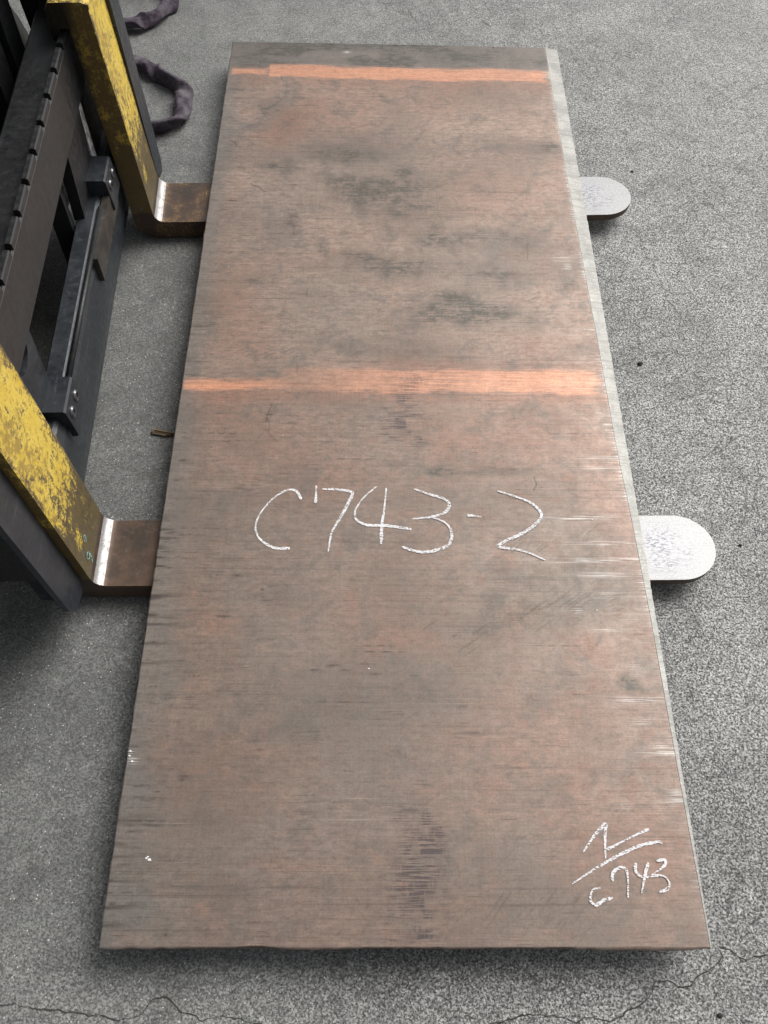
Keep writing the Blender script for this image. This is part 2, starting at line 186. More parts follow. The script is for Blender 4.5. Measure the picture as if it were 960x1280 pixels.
# ------------------------------------------------------------------ ground
def ground_mat():
    m = Mat('weathered_concrete')
    wob = m.noise(9, 3, .6)
    patch = m.noise(2.6, 4, .6, loc=(3, 1, 0))
    patch2 = m.noise(11, 3, .6, loc=(7, 2, 0))
    g1 = m.noise(235, 4, .8)                      # sand grain
    g2 = m.noise(120, 4, .8, loc=(5, 5, 5))        # pits
    v = m.vor(340)
    vc = m.vor(340, out=1)
    vcs = m.t.nodes.new('ShaderNodeSeparateColor'); m.t.links.new(vc, vcs.inputs[0])
    bx = m.xyz()[0]
    bleach_falloff = m.ramp(m.add(m.add(bx, m.ramp(m.xyz()[1], .25, -.3, 0, .45)), m.mul(m.sub(m.noise(1.6, 4, .6, loc=(2, 7, 0)), .5), 1.6)), -.75, .85)   # bleached, coarser right side, with light falloff painted in towards right and front
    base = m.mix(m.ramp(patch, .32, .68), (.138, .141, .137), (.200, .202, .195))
    base = m.mix(bleach_falloff, base, m.mix(m.ramp(patch, .32, .68), (.262, .262, .255), (.368, .368, .358)))
    base = m.mix(m.mul(m.ramp(patch2, .48, .66), .55), base, m.mix(bleach_falloff, (.10, .10, .095), (.20, .20, .192)))
    base = m.mix(m.mul(m.ramp(m.noise(24, 4, .65, loc=(9, 9, 0)), .54, .68), m.ramp(bleach_falloff, .2, .8, .2, .6)), base, (.44, .44, .43))
    grain = m.mix(m.ramp(vcs.outputs[0], 0, 1), m.mix(bleach_falloff, (.50, .50, .50), (.24, .24, .24)), m.mix(bleach_falloff, (1.52, 1.53, 1.50), (1.92, 1.92, 1.9)))
    base = m.mix(.75, base, grain, 'MULTIPLY')
    pit = m.mul(m.ramp(g1, .56, .40), m.ramp(patch2, .2, .7, .55, 1.0))
    pit = m.math('MAXIMUM', m.mul(m.ramp(g1, .50, .40), m.ramp(bleach_falloff, 0, 1, .60, 1.0)), m.mul(m.ramp(g2, .44, .36), m.ramp(bleach_falloff, 0, 1, .6, 1.0)))
    base = m.mix(m.mul(pit, .92), base, (.028, .028, .027))
    white = m.ramp(vcs.outputs[1], .978, .99)
    base = m.mix(m.mul(white, m.ramp(v, .5, .3)), base, (.75, .74, .72))
    # fine map cracking, in patches
    n = m.t.nodes.new('ShaderNodeVectorMath'); n.operation = 'MULTIPLY_ADD'
    nz = m.t.nodes.new('ShaderNodeTexNoise'); nz.inputs['Scale'].default_value = 28; nz.inputs['Detail'].default_value = 3
    m.t.links.new(m.co, nz.inputs['Vector']); m.t.links.new(nz.outputs['Color'], n.inputs[0])
    n.inputs[1].default_value = (.05, .05, 0); m.t.links.new(m.co, n.inputs[2])
    e1 = m.vor(16, 'DISTANCE_TO_EDGE', co=n.outputs[0]); e2 = m.vor(37, 'DISTANCE_TO_EDGE', co=n.outputs[0])
    zone = m.mul(m.ramp(m.noise(2.6, 4, .65, loc=(1, 9, 0)), .42, .57), m.ramp(bleach_falloff, .1, .6, .3, 1.0))
    zone2 = m.mul(m.ramp(m.noise(3.1, 3, .6, loc=(4, 2, 0)), .40, .55), m.ramp(bleach_falloff, .1, .6, .2, 1.0))
    ck = m.math('MAXIMUM', m.mul(m.ramp(e1, .022, .007), m.mul(zone, .7)), m.mul(m.ramp(e2, .040, .012), m.mul(zone2, .3)))
    base = m.mix(m.mul(ck, .85), base, (.03, .03, .028))
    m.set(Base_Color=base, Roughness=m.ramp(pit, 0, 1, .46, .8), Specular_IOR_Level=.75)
    h = m.sub(m.add(m.mul(g1, .6), m.mul(vcs.outputs[0], .35)), m.add(m.mul(pit, .6), ck))
    m.bump(h, .6, .0022)
    return m
bm = bmesh.new()
bmesh.ops.create_grid(bm, x_segments=8, y_segments=8, size=40)
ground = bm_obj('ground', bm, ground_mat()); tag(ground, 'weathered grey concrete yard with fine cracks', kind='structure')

def rough_line(pts, step=.006, amp=.004):
    P = dense(pts, step); o = []; dx = dy = 0
    for q in P:
        dx = dx * .75 + random.uniform(-1, 1) * amp; dy = dy * .75 + random.uniform(-1, 1) * amp
        o.append(Vector((q.x + dx, q.y + dy, 0)))
    return o
cm = Mat('crack_dirt'); cm.set(Base_Color=cm.mix(cm.noise(90, 2), (.028, .028, .025), (.07, .07, .06)), Roughness=1.0)
for k, cr in enumerate(CRACKS):
    bm = bmesh.new()
    ph = random.uniform(0, 6)
    ribbon(bm, rough_line(cr, .005, .0022), lambda t: .0012 + .0010 * math.sin(23 * t + ph) * math.sin(7 * t) + .0006 * random.random(), .0012, .7)
    o = bm_obj('crack', bm, cm, ground)

# ------------------------------------------------------------------ copper plate
T = .018
NX, NY = 400, 1000
yy = np.linspace(0, 2.5, NY + 1); eb = np.interp(yy, [e[0] for e in EDGE[::-1]], [e[1] for e in EDGE[::-1]])
def vnoise(xs, ys, fx, fy, seed):
    r = np.random.default_rng(seed); n = 64; g = r.random((n, n))
    X = xs * fx; Y = ys * fy; i = np.floor(X).astype(int); j = np.floor(Y).astype(int)
    fx_, fy_ = X - i, Y - j; fx_ = fx_ * fx_ * (3 - 2 * fx_); fy_ = fy_ * fy_ * (3 - 2 * fy_)
    def g_(u, v_): return g[u % n, v_ % n]
    return (g_(i, j) * (1 - fx_) + g_(i + 1, j) * fx_) * (1 - fy_) + (g_(i, j + 1) * (1 - fx_) + g_(i + 1, j + 1) * fx_) * fy_
t = np.linspace(0, 1, NX + 1)
X = -.5 + t[None, :] * (eb[:, None] + .5); Y = np.repeat(yy[:, None], NX + 1, 1)
wx = (vnoise(X, Y, 9, 9, 1) - .5) * .06 + (vnoise(X, Y, 30, 30, 2) - .5) * .025
wy = (vnoise(X, Y, 9, 9, 3) - .5) * .06 + (vnoise(X, Y, 30, 30, 4) - .5) * .025
st = vnoise(X, Y, 5, 260, 5)                                   # rolling-direction streaks
def blobs(lst, warp=1.0, soft=1.0):
    o = np.zeros_like(X)
    for x, y, rx, ry, al in lst:
        ry = max(ry, .0015); k = min(1.0, ry / .02) * warp
        d = ((X + wx * k - x) / rx) ** 2 + ((Y + wy * k - y) / ry) ** 2
        o = np.maximum(o, 0) + al * np.exp(-d * soft) * (1 - np.clip(o, 0, 1) * .5)
    return o
def lines(lst, wd, alpha=1.0, wob=.12):
    o = np.zeros_like(X); X_ = X + wob * (wx + (vnoise(X, Y, 70, 70, 77) - .5) * .05); Y_ = Y + wob * (wy + (vnoise(X, Y, 70, 70, 78) - .5) * .05)
    for pl in lst:
        for p, q in zip(pl[:-1], pl[1:]):
            dx, dy = q[0] - p[0], q[1] - p[1]; L2 = dx * dx + dy * dy + 1e-9
            s = np.clip(((X_ - p[0]) * dx + (Y_ - p[1]) * dy) / L2, 0, 1)
            d2 = (X_ - p[0] - s * dx) ** 2 + (Y_ - p[1] - s * dy) ** 2
            o = np.maximum(o, alpha * np.exp(-d2 / wd ** 2))
    return o
def sm(v, lo, hi): u = np.clip((v - lo) / (hi - lo), 0, 1); return u * u * (3 - 2 * u)
jag = (vnoise(X, Y, 40, 400, 8) - .5) * .010 + (vnoise(X, Y, 7, 3, 9) - .5) * .008 + (vnoise(X, Y, 18, 50, 15) - .5) * .008
def band(y0, y1, x0, x1, s0=.006, s1=.009):
    return sm(Y + jag, y0 - s0, y0 + s0) * (1 - sm(Y + jag, y1 - s1, y1 + s1)) * sm(X, x0 - .004, x0 + .004) * (1 - sm(X + jag * 2, x1 - .022, x1 + .006))
B1, B2 = BANDS
bare = band(B1[0], B1[1], -.49, B1[4]) * .9
bare = np.maximum(bare, band(B1[2], B1[3], B1[4], .462) )
bare = np.maximum(bare, band(B2[0], B2[1], -.496, B2[4] + .12) * (1 - .75 * sm(X, -.40, -.18)))
bare = np.maximum(bare, band(B2[2], B2[3], B2[4] + .03 * (vnoise(X, Y, 1, 200, 14) - .5), .464, .007, .009) * (.56 + .24 * sm(X, -.2, .1)) * (.4 + .6 * sm(X, -.29, -.08)))
bare *= .66 + .5 * vnoise(X, Y, 6, 300, 10) * vnoise(X, Y, 3, 40, 12) + .12 * vnoise(X, Y, 14, 14, 13)
halo = np.exp(-((Y - (B2[2] - .012)) / .02) ** 2) * .75 + np.exp(-((Y - (B2[3] + .014)) / .014) ** 2) * .5 * sm(X, -.3, .1) + np.exp(-((Y - (B1[2] - .016)) / .03) ** 2) * .5
dark = blobs(DARK); warm = blobs(WARM) + halo; grey = blobs(GREY, 1.3)
topz = sm(Y + wy * .3, B1[3] - .012, B1[3] + .012)
dark = dark + .04 * sm(vnoise(X + wx, Y + wy, 7, 11, 23), .50, .85) * sm(Y, 1.15, 1.5) * sm(X, -.34, -.1) + .16 * sm(vnoise(X + wx, Y + wy, 9, 14, 24), .6, .85)
tan = (.35 + .65 * sm(vnoise(X + wx, Y + wy, 6, 7, 25), .1, .7)) * (.25 + .75 * sm(Y, .7, 1.7))  # tan oxide patches; paler far half also has the sheen painted in
dark = dark + topz * (.12 + .7 * sm(vnoise(X + wx, Y + wy, 9, 30, 21), .4, .75)); grey = grey + topz * .9
edge_l = np.exp(-((X + .5) / (.035 + .03 * vnoise(X, Y, 2, 4, 22))) ** 2)
grey = np.maximum(grey, edge_l * .9)
dash = np.zeros_like(X)
for x, y, wd in DASH:
    for k in range(2 if wd < .02 else 4):
        yo = y + random.uniform(-.004, .004) * k; xo = x + random.uniform(-.7, .7) * wd * k * .5
        d = np.exp(-((X - xo) / (wd * random.uniform(.4, 1))) ** 2) * np.exp(-((Y - yo) / .0014) ** 2) * sm(vnoise(X, Y, 70, 90, 70 + k), .3, .6); dash = np.maximum(dash, d * random.uniform(.55, 1) * (1 if wd < .025 else .6))
ed = np.exp(-((X + .5) / .05) ** 2) * sm(vnoise(X, Y, 14, 150, 31), .58, .84) * (1 - sm(Y, 1.3, 2.2)) * sm(vnoise(X, Y, 1, 3, 33), .3, .6)
dash = np.maximum(dash, ed * .8)
rd = random.Random(21)
def stroke(A, x, y, ln, wd, al, slope=0.0):
    i0, i1 = np.searchsorted(yy, [y - 4 * wd - abs(slope) * ln, y + 4 * wd + abs(slope) * ln]); i1 = min(i1, NY + 1)
    if i1 <= i0: return
    Xs, Ys = X[i0:i1], Y[i0:i1]; u = (Xs - x) / ln
    br = np.clip(np.sin(u * rd.uniform(4, 14) + rd.uniform(0, 6)) * .6 + .75, 0, 1)
    A[i0:i1] = np.maximum(A[i0:i1], al * br * np.exp(-u ** 4) * np.exp(-((Ys - y - slope * (Xs - x)) / wd) ** 2))
for _ in range(420):                                            # short drag marks along the rolling direction
    e_ = rd.random()
    x = -.5 + abs(rd.gauss(0, .05)) if e_ < .35 else rd.uniform(-.48, .47)
    y = rd.uniform(0.02, 2.3) if e_ > .35 else rd.uniform(.02, 1.5)
    stroke(dash, x, y, rd.choice((.004, .006, .009, .014, .03, .05)), rd.uniform(.0009, .0014), rd.uniform(.25, .8) * (1 if e_ < .7 else .7))
for _ in range(90): stroke(dash, rd.uniform(-.4, .4), rd.uniform(.05, 2.3), rd.uniform(.12, .5), .0010, rd.uniform(.12, .34))
for cx, cy, n_s in ((.18, 1.42, 34), (.30, .62, 40), (.20, .80, 18), (.25, .08, 30), (-.02, .34, 20), (.28, 1.30, 14)):   # rubbed, slanting scuffs
    for _ in range(n_s): stroke(dash, cx + rd.gauss(0, .07), cy + rd.gauss(0, .05), rd.uniform(.008, .022), .0013, rd.uniform(.12, .36), rd.uniform(.5, 1.0))
for x, wd in ((-.2, .010), (.0, .014), (.022, .008), (.055, .010), (.3, .004)):
    dash = np.maximum(dash, np.exp(-((X - x) / wd) ** 2) * np.exp(-((Y - 2.498) / .006) ** 2))
dash = np.maximum(dash, lines(HAIR[:3] , .0016, .8)); dash = np.maximum(dash, lines(HAIR[3:4], .0035, .42, .5) * (.3 + .7 * vnoise(X, Y, 30, 30, 79))); grey = grey + lines(HAIR[3:4], .022, .6, .8); dash = np.maximum(dash, lines(HAIR[4:5], .003, .3)); dash = np.maximum(dash, lines(HAIR[5:], .0014, .5))
dash = np.maximum(dash, lines(SCRAPE + [[(q[0] * .98 + a_ * (1 + 3 * (i_ % 5)), q[1] + b_ * (1 + i_ % 4)) for q in s_] for i_, s_ in enumerate(SCRAPE) for a_, b_ in ((.004, .006), (-.005, .004))], .0014, .42, .02) * sm(vnoise(X, Y, 38, 55, 40), .2, .8))
pr = np.clip(blobs(PRINT, 0, .8), 0, 1.2) * 1.25 * (.45 + .55 * sm(vnoise(X + .013 * np.round(vnoise(X * 0, Y, 1, 60, 43) * 3), Y, 26, 22, 44), .35, .5))
cell = .25 + .75 * sm(vnoise(X, Y, 55, 60, 41), .3, .55)
pr = pr * cell
white = blobs([q for q in [(q[0], q[1], q[2] * 1.2, max(q[3], .0055), q[4]) for q in WHITE] if q[2] > .007], .3)
white = white * .8
white = np.maximum(white, .8 * np.exp((X - eb[:, None]) / .008) * (.15 + .85 * sm(vnoise(X * 0, Y, 1, 9, 54), .4, .75)))
white = np.maximum(white, .75 * sm(X - eb[:, None], -.05, .0) * sm(vnoise(X, Y, 7, 330, 52), .74, .9) * sm(vnoise(X, Y, 2, 5, 53), .45, .7) * (1 - sm(Y, 1.3, 2.0)))
def pack(r, g_, b_): 
    o = np.ones((X.size, 4), np.float32); o[:, 0] = np.clip(r, 0, 1).ravel(); o[:, 1] = np.clip(g_, 0, 1).ravel(); o[:, 2] = np.clip(b_, 0, 1).ravel(); return o
attrs = {'tarnish': pack(bare, dark, grey), 'wear': pack(dash, pr, white), 'warmth': pack(warm, topz, tan)}
# mesh : top grid + skirt
Zt = (vnoise(X, Y, 3, 2, 61) - .5) * .0012
ed_front = (vnoise(X, Y, 12, 1, 62) - .5) * .006 + (vnoise(X, Y, 60, 1, 63) - .5) * .0025
Xv = X + np.where(t[None, :] < .001, (vnoise(X, Y, 1, 40, 64) - .5) * .003, 0)
Yv = Y + np.where(Y < .001, ed_front, 0)
Xv[:, -1] = eb
V = np.stack([Xv, Yv, G + Zt], -1).reshape(-1, 3)
nt = len(V); idx = np.arange(nt).reshape(NY + 1, NX + 1)
F = np.stack([idx[:-1, :-1], idx[:-1, 1:], idx[1:, 1:], idx[1:, :-1]], -1).reshape(-1, 4)
loop = np.concatenate([idx[0, :], idx[1:, -1], idx[-1, -2::-1], idx[-2:0:-1, 0]])
low = V[loop].copy(); low[:, 2] = G - T
V = np.concatenate([V, low]); li = nt + np.arange(len(loop)); nxt = np.roll(np.arange(len(loop)), -1)
F2 = np.stack([loop, li, li[nxt], loop[nxt]], -1)
def np_mesh(name, V, F):
    me = bpy.data.meshes.new(name); me.vertices.add(len(V)); me.vertices.foreach_set('co', V.astype(np.float32).ravel())
    me.loops.add(F.size); me.loops.foreach_set('vertex_index', F.astype(np.int32).ravel())
    me.polygons.add(len(F)); me.polygons.foreach_set('loop_start', np.arange(0, F.size, 4, dtype=np.int32))
    me.polygons.foreach_set('loop_total', np.full(len(F), 4, np.int32)) if hasattr(me.polygons, 'foreach_set') else None
    me.update(calc_edges=True); return me
me = np_mesh('copper_plate', V, np.concatenate([F, F2]))
for n_, arr in attrs.items():
    full = np.concatenate([arr, arr[loop]]); at = me.attributes.new(n_, 'FLOAT_COLOR', 'POINT'); at.data.foreach_set('color', full.ravel())
bmx = bmesh.new(); bmx.from_mesh(me); bmx.verts.ensure_lookup_table()
bmx.faces.new([bmx.verts[i] for i in (li[0], li[NX], li[NX + NY], li[2 * NX + NY])][::-1]); bmx.to_mesh(me); bmx.free()

def copper_mat():
    m = Mat('oxidised_copper')
    q = m.attr('tarnish'); bare, dark, grey = q[0], q[1], q[2]
    q = m.attr('wear'); dash, pr, white = q[0], q[1], q[2]
    q = m.attr('warmth'); warm, top, tan = q[0], q[1], q[2]
    big = m.noise(5, 4, .6); mid = m.noise(26, 6, .72, loc=(2, 2, 0)); n80 = m.noise(85, 4, .7, loc=(7, 3, 0), vec=(.6, 1.3, 1)); fine = m.noise(300, 3, .7)
    streak = m.noise(1, 4, .7, vec=(6, 420, 1)); streak2 = m.noise(1, 3, .6, vec=(2.2, 110, 1), loc=(4, 0, 0))
    streak3 = m.noise(1, 2, .5, vec=(14, 650, 1), loc=(9, 3, 0)); cross = m.noise(1, 3, .6, vec=(240, 9, 1), loc=(1, 5, 0))
    col = m.mix(m.ramp(big, .3, .7), COPPER['brown'], COPPER['taupe'])
    col = m.mix(m.mul(tan, m.ramp(n80, .3, .7, .5, 1.0)), col, COPPER['tan'])
    col = m.mix(m.math('MINIMUM', m.mul(warm, m.ramp(n80, .3, .7, .6, 1.1)), .95), col, COPPER['pink'])
    col = m.mix(m.mul(m.ramp(mid, .50, .68), .45), col, COPPER['pink'])
    col = m.mix(m.mul(m.ramp(m.noise(15, 5, .7, loc=(6, 1, 0), dist=.6), .50, .36), .5), col, COPPER['greyb'])
    col = m.mix(m.mul(grey, .8), col, COPPER['grey'])
    dk = m.mul(dark, m.ramp(m.add(m.mul(streak, .38), m.add(m.mul(n80, .40), m.mul(mid, .22))), .44, .56, .12, 1.25))
    col = m.mix(m.math('MINIMUM', m.mul(dk, 1.25), .92), col, COPPER['grime'])
    # rolling streaks, light and dark, and a faint cross weave
    pm = m.ramp(m.noise(7, 3, .6, loc=(5, 9, 0)), .35, .65, .25, 1.0)
    tone = m.add(m.add(m.mul(m.mul(m.sub(streak, .5), pm), .75), m.mul(m.sub(streak2, .5), .25)), m.add(m.mul(m.sub(cross, .5), .22), m.add(m.mul(m.sub(fine, .5), .8), m.mul(m.sub(n80, .5), .8))))
    k = m.add(1.0, tone)
    cc = m.t.nodes.new('ShaderNodeCombineColor'); [m.put(cc.inputs[i], k) for i in range(3)]
    barec = m.mix(m.ramp(streak, .35, .7), COPPER['bare'], COPPER['bare2'])
    col = m.mix(m.math('MINIMUM', m.mul(bare, m.ramp(streak3, .30, .5, .72, 1.0)), 1.0), col, barec)
    col = m.mix(1.0, col, cc.outputs[0], 'MULTIPLY')
    thin = m.mul(m.ramp(streak3, .62, .70), m.ramp(m.noise(12, 4, .7, loc=(8, 8, 0)), .42, .58))
    long_ = m.mul(m.ramp(m.noise(1, 3, .55, vec=(1.3, 330, 1), loc=(3, 6, 0)), .62, .70), m.ramp(m.noise(5, 3, .6, loc=(2, 4, 0)), .35, .6))
    col = m.mix(m.mul(long_, .5), col, (.085, .062, .052))
    lite = m.mul(m.ramp(m.noise(1, 3, .55, vec=(3, 420, 1), loc=(9, 1, 0)), .64, .72), m.ramp(m.noise(6, 3, .6, loc=(7, 4, 0)), .4, .6))
    col = m.mix(m.mul(lite, .35), col, (.47, .38, .33))
    col = m.mix(m.mul(thin, .72), col, (.065, .043, .038))
    speck = m.mul(m.ramp(m.noise(170, 3, .7, loc=(3, 8, 0), vec=(.7, 1.2, 1)), .64, .70), m.ramp(mid, .4, .6))
    col = m.mix(m.mul(speck, .5), col, (.06, .045, .038))
    weave = m.mul(m.ramp(m.noise(1, 2, .5, vec=(14, 420, 1), loc=(2, 8, 0)), .46, .54), m.ramp(m.noise(1, 2, .5, vec=(210, 60, 1), loc=(6, 1, 0)), .30, .52, .35, 1.0))
    col = m.mix(m.math('MINIMUM', m.mul(pr, m.add(m.mul(weave, 1.4), .08)), .9), col, (.075, .057, .056))
    col = m.mix(m.math('MINIMUM', m.mul(dash, 1.0), .9), col, (.045, .033, .030))
    col = m.mix(m.math('MINIMUM', m.mul(white, m.ramp(m.noise(1, 2, .6, vec=(9, 560, 1), loc=(3, 4, 0)), .50, .60)), .9), col, (.70, .68, .65))
    m.set(Base_Color=col, Roughness=m.ramp(mid, .3, .7, .40, .52), Metallic=.32, Specular_IOR_Level=.6)
    m.bump(m.add(m.mul(streak, .5), m.add(m.mul(fine, .3), m.sub(m.mul(mid, .5), m.mul(dash, .5)))), .22, .0012)
    return m
COPPER = dict(brown=(.190, .135, .109), taupe=(.207, .162, .132), tan=(.365, .268, .214), pink=(.300, .172, .124), greyb=(.150, .130, .113), grey=(.185, .172, .156),
              grime=(.080, .076, .063), bare=(.60, .275, .165), bare2=(.70, .36, .225))
plate = link('copper_plate', me, copper_mat()); 
tag(plate, 'large brown oxidised copper plate with white chalk numbers, lying across two forks', 'copper plate')
sm_ = np.zeros(len(me.polygons), bool); sm_[:NX * NY] = True; me.polygons.foreach_set('use_smooth', sm_)

# milled pale strip along the right-hand edge: a shallow chamfer
mm = Mat('milled_metal')
sx = mm.noise(1, 3, .6, vec=(9, 300, 1)); sb = mm.noise(14, 4, .65); sf = mm.noise(220, 2, .6)
colr = mm.mix(mm.ramp(sb, .3, .7), (.25, .25, .234), (.40, .395, .37))
colr = mm.mix(mm.mul(mm.ramp(sx, .50, .66), .65), colr, (.21, .19, .17))
colr = mm.mix(mm.mul(mm.ramp(sf, .58, .7), .4), colr, (.70, .69, .66))
mm.set(Base_Color=colr, Roughness=.55, Metallic=.3); mm.bump(mm.add(sx, sf), .2, .001)
ys = np.linspace(0, 2.5, 501); e_in = np.interp(ys, yy, eb) + .0004; n_ = len(ys)
e_out = .5 + .0035 * np.sin(np.pi * ys / 2.5) + (rng.random(n_) - .5) * .0012
rag = .003 * (np.interp(ys * 130 % 60, np.arange(61), rng.random(61)) - .5)
prof = [np.stack([e_in, ys, np.full(n_, G - .0002)], -1), np.stack([e_out, ys, G - .0002 - (e_out - e_in) * .16], -1),
        np.stack([e_out, ys, np.full(n_, G - T + .001)], -1), np.stack([e_in, ys, np.full(n_, G - T + .001)], -1)]
V = np.concatenate(prof); ii = np.arange(n_ - 1); F = []
for k in range(4):
    k2 = (k + 1) % 4; F.append(np.stack([k * n_ + ii, k2 * n_ + ii, k2 * n_ + ii + 1, k * n_ + ii + 1], -1))
F = np.concatenate(F); F = np.concatenate([F, [[0, n_, 2 * n_, 3 * n_], [n_ - 1, 4 * n_ - 1, 3 * n_ - 1, 2 * n_ - 1]]])
me2 = np_mesh('milled_edge', V, F)
bmx = bmesh.new(); bmx.from_mesh(me2); bmesh.ops.recalc_face_normals(bmx, faces=bmx.faces); bmx.to_mesh(me2); bmx.free()
me2.shade_flat()
tag(link('milled_edge', me2, mm, plate), 'pale scraped strip along the right-hand edge of the plate')

# chalk writing: strips of chalk grains lying on the plate
ck = Mat('white_chalk')
gr = ck.noise(1, 2, .6, vec=(180, 520, 1)); gr2 = ck.noise(60, 2, .5)
al = ck.ramp(ck.add(ck.mul(gr, .75), ck.mul(gr2, .25)), .40, .50)
ck.set(Base_Color=(.82, .81, .82), Roughness=.95, Alpha=al)
def chalk(name, strokes, wd, label):
    bm = bmesh.new()
    for k, s in enumerate(strokes):
        P = dense(s, .002)
        ph = random.uniform(0, 6)
        ribbon(bm, P, lambda t, ph=ph: wd * (.85 + .3 * math.sin(5 * t + ph)) * (.5 + .5 * min(1, len(P) * .5 * t + .1, len(P) * .5 * (1 - t) + .1)), G + .0011 + k * .00012, .28)
    o = bm_obj(name, bm, ck, plate); o['label'] = label
chalk('chalk_writing', STROKES_A, .0059, 'big white chalk marking C743-2')
chalk('chalk_writing', STROKES_B, .0047, 'small white chalk marking 1 over C743 by the corner')
crumb_m = Mat('chalk_crumb_white'); crumb_m.set(Base_Color=(.8, .79, .78), Roughness=.95)

# ------------------------------------------------------------------ forklift
FX, FY, FR = -.69, 1.25, R(2.05)
lift = empty('forklift', (FX, FY, 0), FR)
tag(lift, 'forklift with dark grey carriage and two scratched yellow forks holding up the copper plate', 'forklift')

def dark_steel(name, c0, c1, rough=.5, metal=.25, scr=.5):
    m = Mat(name)
    n1 = m.noise(9, 4, .6); n2 = m.noise(60, 4, .7, loc=(3, 0, 1)); s1 = m.noise(1, 3, .6, vec=(40, 6, 160))
    col = m.mix(m.ramp(n1, .3, .7), c0, c1)
    col = m.mix(m.mul(m.ramp(n2, .54, .72), .5), col, tuple(x * 1.9 for x in c1))
    col = m.mix(m.mul(m.ramp(s1, .62, .74), scr), col, tuple(x * 2.6 for x in c1))
    col = m.mix(m.mul(m.ramp(n2, .42, .3), .5), col, tuple(x * .45 for x in c0))
    m.set(Base_Color=col, Roughness=m.ramp(n2, .3, .7, rough - .1, rough + .12), Metallic=metal, Specular_IOR_Level=.45)
    m.bump(m.add(n2, m.mul(s1, .4)), .25, .0015); return m
paint = dark_steel('black_grey_paint', (.0135, .0143, .0155), (.0215, .0225, .0245), .45, .1)
bluish = dark_steel('blue_grey_steel', (.022, .0255, .0315), (.040, .045, .053), .42, .2, .8)
sooty = dark_steel('greasy_black', (.006, .006, .006), (.011, .011, .011), .6, .0, .1)
worn = dark_steel('worn_brown_steel', (.045, .041, .036), (.085, .076, .066), .4, .3)
boltm = dark_steel('bolt_steel', (.10, .10, .105), (.2, .2, .205), .3, .7)

